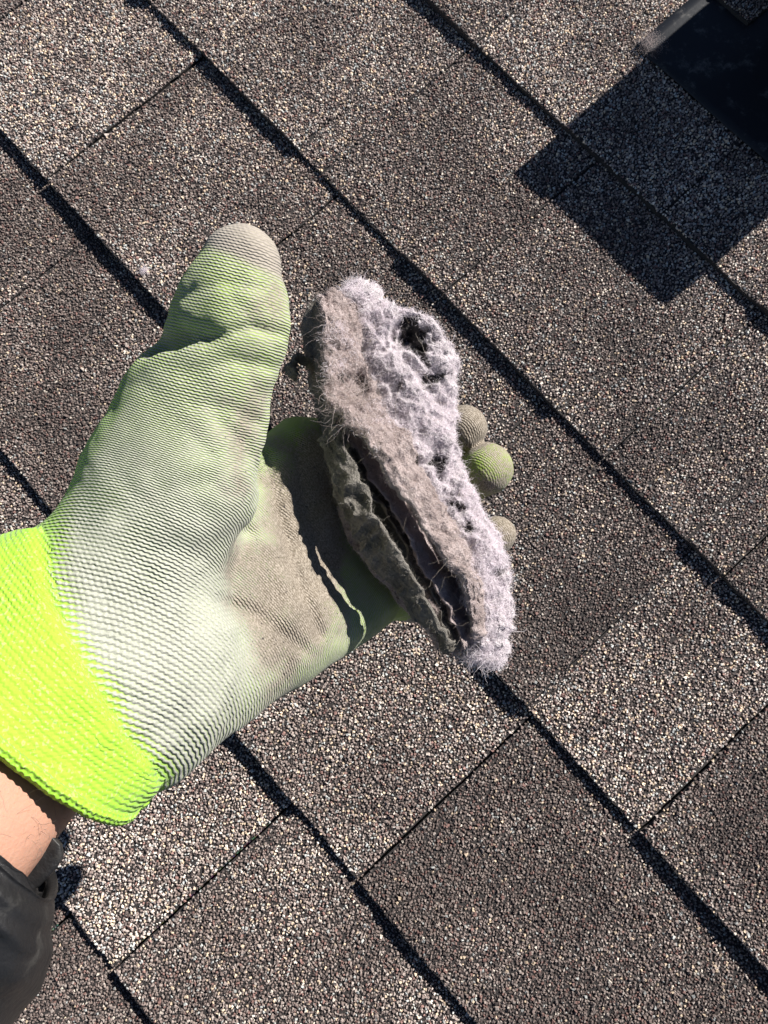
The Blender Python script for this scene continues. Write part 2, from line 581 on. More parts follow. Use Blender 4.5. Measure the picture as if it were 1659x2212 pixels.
def surface_nets(f, lo, hi, h):
    ax = [np.arange(lo[i], hi[i] + h, h) for i in range(3)]
    n = [len(a) for a in ax]
    # coarse look first, the fine grid only near the surface
    m = 5
    cax = [np.arange(lo[i] + 0.5 * (m - 1) * h, hi[i] + m * h, m * h) for i in range(3)]
    G = np.stack(np.meshgrid(*cax, indexing='ij'), -1).reshape(-1, 3)
    Dc = f(G).reshape([len(a) for a in cax])
    ci = [np.minimum(np.arange(n[i]) // m, len(cax[i]) - 1) for i in range(3)]
    D = Dc[np.ix_(*ci)]
    near = np.argwhere(np.abs(D) < 1.3 * m * h)
    P = np.array(lo) + near * h
    D[near[:, 0], near[:, 1], near[:, 2]] = f(P)
    S = D < 0
    nc = [m - 1 for m in n]
    acc = np.zeros(nc + [3])
    cnt = np.zeros(nc)
    corners = [(a, b, c) for a in (0, 1) for b in (0, 1) for c in (0, 1)]

    def cs(o):
        return D[o[0]:o[0] + nc[0], o[1]:o[1] + nc[1], o[2]:o[2] + nc[2]]
    for i, a in enumerate(corners):
        for b in corners[i + 1:]:
            if sum(abs(a[q] - b[q]) for q in range(3)) != 1:
                continue
            da, db = cs(a), cs(b)
            cr = (da < 0) != (db < 0)
            t = np.where(cr, da / np.where(cr, da - db, 1), 0)
            for q in range(3):
                acc[..., q] += np.where(cr, a[q] + t * (b[q] - a[q]), 0)
            cnt += cr
    act = cnt > 0
    idx = -np.ones(nc, np.int64)
    idx[act] = np.arange(act.sum())
    ii = np.argwhere(act)
    V = np.array(lo) + (ii + acc[act] / cnt[act][:, None]) * h
    Q = []
    for axis in range(3):
        o1, o2 = [(1, 2), (2, 0), (0, 1)][axis]
        sa = [slice(None)] * 3
        sb = [slice(None)] * 3
        sa[axis] = slice(0, n[axis] - 1)
        sb[axis] = slice(1, n[axis])
        ch = S[tuple(sa)] != S[tuple(sb)]
        e = np.argwhere(ch)
        inside_first = S[tuple(sa)][ch]
        ok = (e[:, o1] > 0) & (e[:, o2] > 0) & (e[:, o1] < nc[o1]) & (e[:, o2] < nc[o2])
        e, inside_first = e[ok], inside_first[ok]
        q = []
        for (p1, p2) in ((-1, -1), (0, -1), (0, 0), (-1, 0)):
            c = e.copy()
            c[:, o1] += p1
            c[:, o2] += p2
            q.append(idx[c[:, 0], c[:, 1], c[:, 2]])
        q = np.stack(q, 1)
        q[~inside_first] = q[~inside_first][:, ::-1]
        Q.append(q)
    return V, np.concatenate(Q)


def grad(f, P, e=0.0003):
    g = np.zeros_like(P)
    for q in range(3):
        d = np.zeros(3)
        d[q] = e
        g[:, q] = (f(P + d) - f(P - d)) / (2 * e)
    return g


def project(f, V, it=3):
    for _ in range(it):
        d = f(V)
        g = grad(f, V)
        g2 = np.maximum((g * g).sum(1), 1e-4)
        V = V - g * np.clip(d / g2, -0.002, 0.002)[:, None]
    return V


def capsule(P, a, b, ra, rb):
    ab = b - a
    t = np.clip(((P - a) @ ab) / (ab @ ab), 0, 1)
    return np.linalg.norm(P - a - t[:, None] * ab, axis=1) - (ra + (rb - ra) * t)


def flat_capsule(P, a, b, ra, rb, nrm, ratio):
    """A capsule squashed along nrm by ratio."""
    nrm = nrm / np.linalg.norm(nrm)

    def sq(X):
        return X + (((X - a) @ nrm) * (1 / ratio - 1))[..., None] * nrm
    return capsule(sq(P), a, sq(b[None])[0], ra, rb) * ratio ** 0.5


def smin(a, b, k):
    h = np.clip(0.5 + 0.5 * (b - a) / k, 0, 1)
    return b + (a - b) * h - k * h * (1 - h)


def smax(a, b, k):
    return -smin(-a, -b, k)


def cat_loft(ctrl, n):
    """Catmull-Rom through control rows (any width), n samples."""
    C = np.asarray(ctrl, float)
    m = len(C)
    t = np.linspace(0, m - 1, n)
    i = np.clip(t.astype(int), 0, m - 2)
    u = (t - i)[:, None]
    p0, p1, p2, p3 = C[np.maximum(i - 1, 0)], C[i], C[i + 1], C[np.minimum(i + 2, m - 1)]
    return 0.5 * ((2 * p1) + (-p0 + p2) * u + (2 * p0 - 5 * p1 + 4 * p2 - p3) * u * u + (-p0 + 3 * p1 - 3 * p2 + p3) * u ** 3)


def fibres(name, roots, nrms, length, radius, mat, parent, base, seed, curl=0.6, npt=5, clump=0.0):
    """Thin curly fibres standing on a surface, as one curves object."""
    r = np.random.default_rng(seed)
    n = len(roots)
    L = length * r.uniform(0.45, 1.35, n)
    d = nrms + r.normal(0, 0.55, (n, 3))
    if clump:
        d = d + clump * np.stack([noise(roots * 420.0 + o_, 141) for o_ in (0.0, 41.3, 83.9)], 1) * 1.6
    d /= np.linalg.norm(d, axis=1)[:, None]
    pts = np.zeros((n, npt, 3))
    p = roots - nrms * 0.0004
    pts[:, 0] = p
    turn = r.normal(0, curl, (n, 3))
    for q in range(1, npt):
        d = d + turn * 0.6 + r.normal(0, curl * 0.5, (n, 3))
        d /= np.linalg.norm(d, axis=1)[:, None]
        p = p + d * (L / (npt - 1))[:, None]
        pts[:, q] = p
    cu = bpy.data.hair_curves.new(name)
    cu.add_curves([npt] * n)
    cu.position_data.foreach_set('vector', (pts - np.asarray(base)).astype(np.float32).ravel())
    at = cu.attributes.get('radius') or cu.attributes.new('radius', 'FLOAT', 'POINT')
    rad = np.repeat(radius * r.uniform(0.6, 1.3, n), npt) * np.tile(np.linspace(1, 0.45, npt), n)
    at.data.foreach_set('value', rad.astype(np.float32))
    cu.materials.append(mat)
    o = bpy.data.objects.new(name, cu)
    COL.objects.link(o)
    o.parent = parent
    o['kind'] = 'stuff'
    return o


# ------------------------------------------------------------------ roof vent, upper right
VB = np.array([-0.108, 0.50, 0.0])
vent = empty('roof_vent', VB, label='black sheet-metal roof vent with flat flange throwing a square shadow on the shingles', category='roof vent')
fz = 0.0062


def flange_mesh():
    nx, ny = 30, 40
    X, Y = np.meshgrid(np.linspace(FLX0, FLX1, nx + 1), np.linspace(FLY0, FLY1, ny + 1))
    X, Y = X.ravel(), Y.ravel()
    tt = np.clip((Y - 2 * EXPO) / EXPO, 0, 1.0)
    z = m_ * (1 - tt) + 0.0030 + 0.0006 * noise(np.stack([X * 25, Y * 25, 0 * X], 1), 2)
    T = np.stack([X, Y, z], 1)
    B = T - np.array([0, 0, 0.0008])
    V = np.concatenate([T, B]) - VB
    st, n0 = nx + 1, len(T)
    F = []
    for j in range(ny):
        for i in range(nx):
            a = j * st + i
            F.append((a, a + 1, a + 1 + st, a + st))
            F.append((a + n0, a + st + n0, a + 1 + st + n0, a + 1 + n0))
    for i in range(nx):
        F.append((i + 1, i, i + n0, i + 1 + n0))
        a = ny * st + i
        F.append((a, a + 1, a + 1 + n0, a + n0))
    for j in range(ny):
        a = j * st
        F.append((a, a + st, a + st + n0, a + n0))
        a = j * st + nx
        F.append((a + st, a, a + n0, a + st + n0))
    return new_mesh('flange', V, np.array(F), M_METAL, True)


add_obj('flange', flange_mesh(), vent)
add_obj('collar', box_mesh('collar', -0.146 - VB[0], -0.070 - VB[0], 0.437 - VB[1], 0.565 - VB[1], 0.002, 0.088, M_METAL, 0.003), vent)
add_obj('cap_lip', box_mesh('cap_lip', -0.1768 - VB[0], -0.1485 - VB[0], 0.4165 - VB[1], 0.430 - VB[1], 0.0805, 0.0980, M_METAL, 0.002), vent)
cap = add_obj('cap', box_mesh('cap', -0.1765 - VB[0], -0.0395 - VB[0], 0.4225 - VB[1], 0.600 - VB[1], 0.080, 0.0985, M_METAL, 0.003), vent)

# ------------------------------------------------------------------ the hand: glove as one continuous surface
A = lambda *q: cp(*q)
mm = 0.001
palm_n = cdir((0.55, 0.2, 0.8))
PALM = [((205, 1330, 212), 18, (655, 985, 278), 12.5), ((240, 1405, 214), 19, (722, 1090, 286), 12.5),
        ((275, 1475, 216), 19, (768, 1190, 291), 12.0), ((310, 1545, 218), 17, (792, 1290, 289), 11.5)]
HYPO = [((325, 1525, 215), 20, (588, 1366, 256), 14.2), ((588, 1366, 256), 14.2, (775, 1285, 285), 12.0)]
THEN = [((235, 1265, 210), 23, (368, 1045, 216), 22.3), ((368, 1045, 216), 22.3, (418, 885, 217), 17.8)]
THUMB = [((418, 888, 217), 17.8, (487, 745, 213), 14.0), ((487, 745, 213), 14.0, (505, 668, 211), 14.0), ((505, 668, 211), 14.0, (526, 572, 210), 11.4)]
FING = [[(655, 985, 278), (830, 962, 316), (945, 945, 318), (1003, 922, 298)],
        [(722, 1090, 286), (890, 1070, 322), (1000, 1040, 322), (1054, 1012, 298)],
        [(768, 1190, 291), (910, 1190, 322), (1020, 1175, 322), (1075, 1158, 301)],
        [(792, 1290, 289), (890, 1300, 314), (970, 1290, 316), (1005, 1275, 304)]]
FR = [[11.5, 10.5, 9.5, 8.4], [12, 11, 10.2, 10.0], [11.5, 10.5, 9.6, 8.2], [10.5, 9.0, 8.0, 7.5]]
W_A, W_B = A(235, 1410, 208), A(-150, 1700, 172)
cuff_n = cdir((0.35, 0.25, 0.9))


CREASES = [([(578, 985), (596, 1080), (632, 1220), (690, 1370)], 1.3, 2.0), ([(640, 960), (652, 1080), (700, 1210)], 0.5, 2.0), ([(450, 735), (540, 706), (605, 722)], 1.2, 1.5),
           ([(400, 812), (500, 778), (592, 792)], 0.9, 1.8), ([(400, 640), (470, 610), (560, 622)], 0.8, 1.6), ([(470, 905), (530, 960), (560, 1040)], 1.1, 2.0), ([(480, 1300), (560, 1330), (650, 1400)], 1.2, 2.2),
           ([(330, 1180), (430, 1190), (520, 1150)], 1.0, 3.0), ([(555, 912), (500, 880), (420, 875)], 0.9, 1.8), ([(260, 1120), (340, 1060), (450, 1040)], 0.8, 2.2), ([(540, 1150), (500, 1240), (500, 1330)], 1.0, 2.2)]


def crease(P):
    """Shallow worn folds pressed into the palm side."""
    Q = (P - CAM_C) @ CAM_R
    dep = -Q[:, 2]
    px, py = CX + Q[:, 0] / dep * FPX, CY - Q[:, 1] / dep * FPX
    out = np.zeros(len(P))
    for pts, amp, wid in CREASES:
        best = np.full(len(P), 1e9)
        for (x0, y0), (x1, y1) in zip(pts[:-1], pts[1:]):
            dx, dy = x1 - x0, y1 - y0
            t = np.clip(((px - x0) * dx + (py - y0) * dy) / (dx * dx + dy * dy), 0, 1)
            best = np.minimum(best, np.hypot(px - x0 - t * dx, py - y0 - t * dy))
        out += amp * mm * np.exp(-(best * dep / FPX / (wid * mm)) ** 2)
    return out


def glove_sdf(P):
    d = None
    for (a, ra, b, rb) in PALM:
        q = capsule(P, A(*a), A(*b), ra * mm, rb * mm)
        d = q if d is None else smin(d, q, 0.009)
    for (a, ra, b, rb) in HYPO:
        d = smin(d, capsule(P, A(*a), A(*b), ra * mm, rb * mm), 0.010)
    t = None
    for (a, ra, b, rb) in THEN + THUMB:
        q = capsule(P, A(*a), A(*b), ra * mm, rb * mm)
        t = q if t is None else smin(t, q, 0.006)
    # fold at the thumb joint
    t = smax(t, -capsule(P, A(345, 755, 208), A(445, 716, 195), 3.2 * mm, 0.8 * mm), 0.006)
    t = smax(t, -capsule(P, A(500, 575, 192), A(545, 640, 190), 1.5 * mm, 1.0 * mm), 0.006)
    d = smin(d, t, 0.010)
    fing = None
    for pts, rs in zip(FING, FR):
        f = None
        for i in range(3):
            q = capsule(P, A(*pts[i]), A(*pts[i + 1]), rs[i] * mm, rs[i + 1] * mm)
            f = q if f is None else smin(f, q, 0.004)
        fing = f if fing is None else smin(fing, f, 0.0012)
    d = smin(d, fing, 0.006)
    c = flat_capsule(P, W_A, W_B, 33 * mm, 34 * mm, cuff_n, 0.80)
    c2 = capsule(P, A(150, 1330, 206), A(-150, 1400, 192), 20 * mm, 24 * mm)
    c = smin(c, c2, 0.012)
    d = smin(d, c, 0.008)
    # soft folds in the fabric
    d = d + crease(P)
    d = d + 0.0009 * fbm(P, 60.0, 2, 41) + 0.0018 * noise(P * 28.0, 44) + 0.0005 * fbm(P, 95.0, 2, 47, ridged=True)
    return d


lo = np.min([A(*q) for q in ((-330, 1900, 160), (1120, 450, 335), (-330, 400, 200), (1120, 1900, 335), (-100, 1900, 230), (500, 400, 180))], 0) - 0.03
hi = np.max([A(*q) for q in ((-330, 1900, 160), (1120, 450, 335), (-330, 400, 200), (1120, 1900, 335), (-100, 1900, 230), (500, 400, 180))], 0) + 0.03
# cuff rim plane
ax = (W_B - W_A) / np.linalg.norm(W_B - W_A)
RIM_P = A(88, 1712, 158)
rim_ax = np.cross(A(-60, 1530, 165) - CAM_C, A(190, 1790, 185) - CAM_C)
rim_ax /= np.linalg.norm(rim_ax)
if rim_ax @ (W_B - W_A) < 0:
    rim_ax = -rim_ax
rim_ax = rim_ax + 0.32 * cdir((0, 0, -1))
rim_ax /= np.linalg.norm(rim_ax)


def to_cam(P):
    Q = (P - CAM_C) @ CAM_R
    d = -Q[:, 2]
    return np.stack([CX + Q[:, 0] / d * FPX, CY - Q[:, 1] / d * FPX, d * 1000], 1)


def build_glove():
    V, F = surface_nets(glove_sdf, lo, hi, 0.0014)
    V = project(glove_sdf, V, 2)
    # one level of subdivision, pulled back onto the surface
    me = new_mesh('tmp', V, F)
    import bmesh
    bm = bmesh.new()
    bm.from_mesh(me)
    # drop everything past the cuff's rim
    bmesh.ops.bisect_plane(bm, geom=list(bm.verts) + list(bm.edges) + list(bm.faces), plane_co=Vector(RIM_P), plane_no=Vector(rim_ax), clear_outer=True, dist=1e-6)
    bmesh.ops.triangulate(bm, faces=[f for f in bm.faces if len(f.verts) > 4])
    bm.to_mesh(me)
    bm.free()
    V = np.zeros(len(me.vertices) * 3)
    me.vertices.foreach_get('co', V)
    V = V.reshape(-1, 3)
    faces = [tuple(p.vertices) for p in me.polygons]
    bpy.data.meshes.remove(me)
    return V, faces


GV, GFACES = build_glove()


def boundary_loop(faces):
    cnt = {}
    for f in faces:
        for a_, b_ in zip(f, f[1:] + f[:1]):
            key = (min(a_, b_), max(a_, b_))
            cnt[key] = cnt.get(key, 0) + 1
    nb = {}
    for (a_, b_), c_ in cnt.items():
        if c_ == 1:
            nb.setdefault(a_, []).append(b_)
            nb.setdefault(b_, []).append(a_)
    best = []
    seen = set()
    for st in nb:
        if st in seen:
            continue
        loop, cur, prev = [st], st, None
        seen.add(st)
        while True:
            nx_ = [x_ for x_ in nb[cur] if x_ != prev and (x_ not in seen)]
            if not nx_:
                break
            prev, cur = cur, nx_[0]
            seen.add(cur)
            loop.append(cur)
        if len(loop) > len(best):
            best = loop
    return best


RIM_LOOP = boundary_loop(GFACES)
GN = grad(glove_sdf, GV, 0.0006)
GN /= np.linalg.norm(GN, axis=1)[:, None]
# glove colouring fields, in the hand's own frame: the palm side is dipped, the back is bare knit
HAND_BASE = A(400, 1250, 240)
wrist_o = A(3, 1957, 178)
radial = np.linalg.norm(GV - wrist_o, axis=1)


def seg_t(P, a, b):
    ab = b - a
    return ((P - a) @ ab) / (ab @ ab)


thumb_a, thumb_b = A(440, 960, 217), A(528, 560, 210)
tt = seg_t(GV, thumb_a, thumb_b)
tlen = np.linalg.norm(thumb_b - thumb_a)
thumb_d = capsule(GV, thumb_a, thumb_b, 0.017, 0.014)
is_thumb = sstep(0.02, 0.004, thumb_d) * sstep(-0.35, 0.25, tt)
r_th = np.linalg.norm(thumb_a - wrist_o) + tt * tlen
rowc = radial * (1 - is_thumb) + r_th * is_thumb
# coarse ribs near the wrist, finer ones on the palm and the fingers
per_far, per_near = 0.00080, 0.00138
x = np.linspace(0, 0.4, 800)
per = per_near + (per_far - per_near) * sstep(0.060, 0.105, x)
phi = np.concatenate([[0], np.cumsum(np.diff(x) / per[:-1])])
row = np.interp(rowc, x, phi)
side = cdir((0.75, -0.65, 0.1))
wale = (GV @ (side / np.linalg.norm(side))) / 0.00135
g_cam = to_cam(GV)
nz = GN @ cdir((0.5, 0.15, 0.85)) / np.linalg.norm((0.5, 0.15, 0.85))
palmside = np.maximum(sstep(-0.35, 0.10, nz), is_thumb * sstep(-1.0, -0.6, nz))
wr_t = seg_t(GV, A(330, 1300, 222), A(40, 1590, 190))           # 0 on the heel of the hand .. 1 at the cuff
bnd_a, bnd_b = A(200, 1425, 190), A(40, 1480, 185)
cuff_dir = A(270, 1395, 200) - A(150, 1450, 188)
cuff_dir /= np.linalg.norm(cuff_dir)
bn = fbm(GV, 40.0, 2, 71) * 0.003
# the dipped edge bows towards the wrist in the middle of the heel
acr = np.clip((GV - A(235, 1400, 192)) @ cdir((0.38, -0.925, 0.0)), -0.037, 0.037)
q = (GV - A(235, 1400, 192)) @ cuff_dir + 0.0126 * (1 - (acr / 0.034) ** 2) + bn
def blob_at(c2, r_mm):
    """A soft spot on the palm side, given by direction only."""
    return np.exp(-((np.hypot(g_cam[:, 0] - c2[0], g_cam[:, 1] - c2[1]) * g_cam[:, 2] / FPX / r_mm) ** 2)) * sstep(-0.2, 0.2, nz)


coat = sstep(-0.002, 0.007, q) * palmside
leftness = GN @ cdir((-0.85, 0.5, 0.1))
neon_a = np.maximum(sstep(0.006, -0.001, q), 1 - sstep(-0.35, 0.05, nz) - 0.85 * is_thumb)
neon_a = np.maximum(neon_a, sstep(0.70, 0.95, leftness) * (1 - 0.8 * sstep(0.1, 0.5, tt)))
neon_a = np.maximum(neon_a, 0.7 * blob_at((568, 985), 2.6) + 0.6 * blob_at((572, 1040), 2.4))
neon_a = np.clip(neon_a * (1 - 0.75 * sstep(0.115, 0.14, radial) * (1 - is_thumb)), 0, 1)
Pm = A(640, 1200, 268)
dirt = np.zeros(len(GV))


def blob(c, r):
    return np.exp(-((np.linalg.norm(GV - A(*c), axis=1) / (r * mm)) ** 2))


dirt += 0.80 * blob((655, 1090, 262), 21) + 0.72 * blob((645, 1240, 256), 21) + 0.62 * blob((550, 1370, 236), 16) + 0.50 * blob((530, 1220, 224), 15) + 0.35 * blob((660, 1360, 252), 14)
dirt += 0.5 * blob((690, 980, 268), 14) + 0.25 * blob((520, 1050, 205), 10)
dirt += 0.30 * blob((590, 680, 200), 13) + 0.22 * blob((560, 850, 205), 12)
dirt += 0.30 * blob((600, 1490, 235), 14) + 0.22 * blob((470, 1570, 215), 14) + 0.25 * blob((600, 600, 205), 10) + 0.30 * blob((540, 930, 208), 14) + 0.20 * blob((420, 1000, 195), 16)
dirt += 0.16 * np.maximum(fbm(GV, 45.0, 4, 203, 0.6), 0) * (q > 0.01)
tip = sstep(0.95, 1.01, tt + 0.02 * fbm(GV, 90.0, 2, 5)+ 3.5 * ((GV - thumb_a) @ cdir((1, 0, 0)) - 0.010)) * is_thumb
dirt = dirt * (1 - tip)
fingd = []
for pts, amt in zip(FING, (1.0, 0.58, 0.85, 0.7)):
    dd = np.min([capsule(GV, A(*pts[i]), A(*pts[i + 1]), 0.01, 0.01) for i in (1, 2)], 0)
    dirt = np.maximum(dirt, amt * sstep(0.006, 0.0, dd))
dirt = np.maximum(dirt, 0.95 * blob((1050, 1058, 290), 6))
heel = np.exp(-(np.linalg.norm(GV - A(300, 1340, 195), axis=1) / 0.058) ** 2)
coat = coat * (0.50 + 0.62 * heel) * (1 - 0.5 * sstep(0.6, 0.95, leftness)) * (1 - 0.75 * sstep(0.140, 0.155, radial) * (1 - is_thumb))
# the cuff is a thicker, ribbed band with rows parallel to its rim
on_cuff = sstep(0.0008, -0.0012, q)
rim_d = -((GV - RIM_P) @ rim_ax)
row_cuff, wale_cuff = rim_d / 0.00125, wale * 1.2
inflate = 0.0019 * sstep(0.0006, -0.0030, q)
relief = (0.85 - 0.50 * sstep(0.085, 0.125, radial) * (1 - is_thumb) - 0.30 * is_thumb) * (1 + 0.7 * fbm(GV, 70.0, 3, 23))
relief = relief * (1 - 0.40 * on_cuff)


def glove_object(name, keep, parent, props, row=row, wale=wale):
    fs = [f for f in GFACES if keep(f)]
    used = np.unique(np.concatenate([np.array(f) for f in fs]))
    mp = -np.ones(len(GV), np.int64)
    mp[used] = np.arange(len(used))
    me = new_mesh(name, GV[used] + GN[used] * inflate[used][:, None] - HAND_BASE, [tuple(mp[list(f)]) for f in fs], M_GLOVE, True)
    for nm, arr in (('row', row), ('wale', wale), ('coat', coat), ('dirt', dirt), ('relief', relief), ('neon', neon_a), ('tip', tip)):
        set_attr(me, nm, arr[used])
    o = add_obj(name, me, parent, **props)
    return o


person = empty('person', HAND_BASE, label='left arm in black sleeve and neon green dipped knit glove holding up the lint', category='person')
CUFF_SPLIT = q < 0.0002
glove = glove_object('glove', lambda f: not CUFF_SPLIT[f[0]], person, {'label': 'neon green knit work glove with worn grey-white dipped palm and dirty fingertips'})
cuff = glove_object('knit_cuff', lambda f: CUFF_SPLIT[f[0]], glove, {'label': 'bright neon yellow-green knitted glove cuff'}, row_cuff, wale_cuff)

def hem_mesh(loop):
    C = GV[loop] + GN[loop] * 0.0012
    for _ in range(6):
        C = (np.roll(C, 1, 0) + C * 2 + np.roll(C, -1, 0)) / 4
    seg = np.linalg.norm(np.roll(C, -1, 0) - C, axis=1)
    L_ = np.concatenate([[0], np.cumsum(seg)])
    m_s = int(L_[-1] / 0.00055)
    u_ = np.linspace(0, L_[-1], m_s, endpoint=False)
    C2 = np.stack([np.interp(u_, L_, np.append(C[:, i_], C[0, i_])) for i_ in range(3)], 1)
    T2 = np.roll(C2, -1, 0) - np.roll(C2, 1, 0)
    T2 /= np.linalg.norm(T2, axis=1)[:, None]
    B2 = np.repeat(rim_ax[None], m_s, 0)
    N2 = np.cross(T2, B2)
    N2 /= np.linalg.norm(N2, axis=1)[:, None]
    na = 14
    a_ = np.linspace(0, 2 * math.pi, na, endpoint=False)
    rad_ = 0.0018 * (1 + 0.06 * np.sin(u_ / 0.0021 * 2 * math.pi)[:, None] * np.ones(na) + 0.07 * np.sin(u_[:, None] / 0.0021 * 2 * math.pi + 2 * a_[None]))
    V = C2[:, None] + rad_[..., None] * (np.cos(a_)[None, :, None] * N2[:, None] + np.sin(a_)[None, :, None] * B2[:, None])
    F = []
    for j in range(m_s):
        for i in range(na):
            j2, i2 = (j + 1) % m_s, (i + 1) % na
            F.append((j * na + i, j * na + i2, j2 * na + i2, j2 * na + i))
    V = V.reshape(-1, 3)
    me = new_mesh('cuff_hem', V - HAND_BASE, np.array(F), M_GLOVE, True)
    n_ = len(V)
    set_attr(me, 'row', np.tile(a_ / (2 * math.pi) * 8, m_s))
    set_attr(me, 'wale', np.repeat(u_ / 0.0017, na))
    set_attr(me, 'neon', np.ones(n_))
    set_attr(me, 'relief', np.full(n_, 0.7))
    return me


add_obj('cuff_hem', hem_mesh(RIM_LOOP), glove, label='rolled neon hem of the cuff')

def tube(name, ctrl, ns, na, mat, base, wrinkle=None, caps=True, expn=2.0):
    """Loft: rows of (cx,cy,cz, ux,uy,uz, vx,vy,vz), centre and the two half-axes."""
    S = cat_loft(ctrl, ns)
    th = np.linspace(0, 2 * math.pi, na, endpoint=False)
    c, s = np.cos(th), np.sin(th)
    c = np.sign(c) * np.abs(c) ** (2 / expn)
    s = np.sign(s) * np.abs(s) ** (2 / expn)
    V = S[:, None, 0:3] + c[None, :, None] * S[:, None, 3:6] + s[None, :, None] * S[:, None, 6:9]
    N = (c[None, :, None] * S[:, None, 3:6] / (np.linalg.norm(S[:, None, 3:6], axis=2, keepdims=True) + 1e-9) + s[None, :, None] * S[:, None, 6:9] / (np.linalg.norm(S[:, None, 6:9], axis=2, keepdims=True) + 1e-9))
    N /= np.linalg.norm(N, axis=2, keepdims=True) + 1e-9
    V, N = V.reshape(-1, 3), N.reshape(-1, 3)
    if wrinkle is not None:
        uu = np.repeat(np.linspace(0, 1, ns), na)
        aa = np.tile(th, ns)
        V = V + N * wrinkle(V, uu, aa)[:, None]
    F = []
    for j in range(ns - 1):
        for i in range(na):
            F.append((j * na + i, j * na + (i + 1) % na, (j + 1) * na + (i + 1) % na, (j + 1) * na + i))
    if caps:
        F.append(tuple(range(na))[::-1])
        F.append(tuple((ns - 1) * na + i for i in range(na)))
    return new_mesh(name, V - base, F, mat, True), V, N


arm_u = cdir((0.60, -0.72, 0.0)) * 0.0295
arm_v = cdir((0.30, 0.25, 0.9)) * 0.0255


def arow(p, s=1.0, u=arm_u, v=arm_v):
    return np.concatenate([A(*p), u * s, v * s])


arm_me, _, _ = tube('forearm', [arow((130, 1475, 206), .85), (arow((40, 1552, 187), 0.92)), arow((-90, 1665, 170), 0.98), arow((-420, 1940, 145), 1.1), arow((-800, 2250, 125), 1.2)], 60, 48, M_SKIN, HAND_BASE)
arm = add_obj('forearm', arm_me, person, label='bare tanned wrist between glove cuff and black sleeve')


def arm_pick(V, N):
    c_ = CAM_C - V
    return np.maximum((N * c_).sum(1), 0) + 1e-9




def sleeve_wr(V, u, a):
    return 0.0022 * fbm(V, 40.0, 3, 12, 0.4, ridged=True) + 0.0005 * np.sin(u * 46 + 2.0 * np.sin(a * 2)) * np.exp(-u * 2)


sl_u = cdir((0.62, -0.70, 0.0)) * 0.036
sl_v = cdir((0.30, 0.25, 0.9)) * 0.028
sl_me, _, _ = tube('sleeve', [arow((-62, 1715, 170), 0.80, sl_u, sl_v * 1.15), arow((-100, 1755, 168), 0.92, sl_u, sl_v * 1.08), arow((-132, 1835, 168), 1.02, sl_u, sl_v), arow((-258, 1962, 165), 1.08, sl_u, sl_v), arow((-500, 2160, 150), 1.2, sl_u, sl_v), arow((-850, 2450, 135), 1.35, sl_u, sl_v)], 110, 90, M_SLEEVE, HAND_BASE, sleeve_wr, caps=False, expn=2.9)
sleeve = add_obj('sleeve', sl_me, person, label='scuffed black jacket sleeve bunched at the wrist')
tab_u, tab_v, tab_n = cdir((0.74, -0.67, 0.1)) * 0.0050, cdir((-0.67, -0.74, 0.25)) * 0.010, cdir((0.3, 0.2, 0.9)) * 0.002
tb_me, _, _ = tube('strap_tab', [np.concatenate([A(64, 1866, 170) + tab_v * 0.7 * q_, tab_u * w_, tab_n]) for q_, w_ in ((-1, .5), (-.7, .95), (0, 1), (.8, 1), (1.6, 1))], 24, 28, M_SLEEVE, HAND_BASE, lambda V, u, a: 0.0004 * fbm(V, 300.0, 2, 3), True, 4.0)
add_obj('strap_tab', tb_me, sleeve)
so = sleeve.modifiers.new('thickness', 'SOLIDIFY')
so.thickness = 0.003

# ------------------------------------------------------------------ the clump of dryer lint held in the glove
LB = A(880, 1060, 262)
lint = empty('lint_clump', LB, label='torn fuzzy wad of grey-white dryer lint lying across the gloved fingers', category='lint')


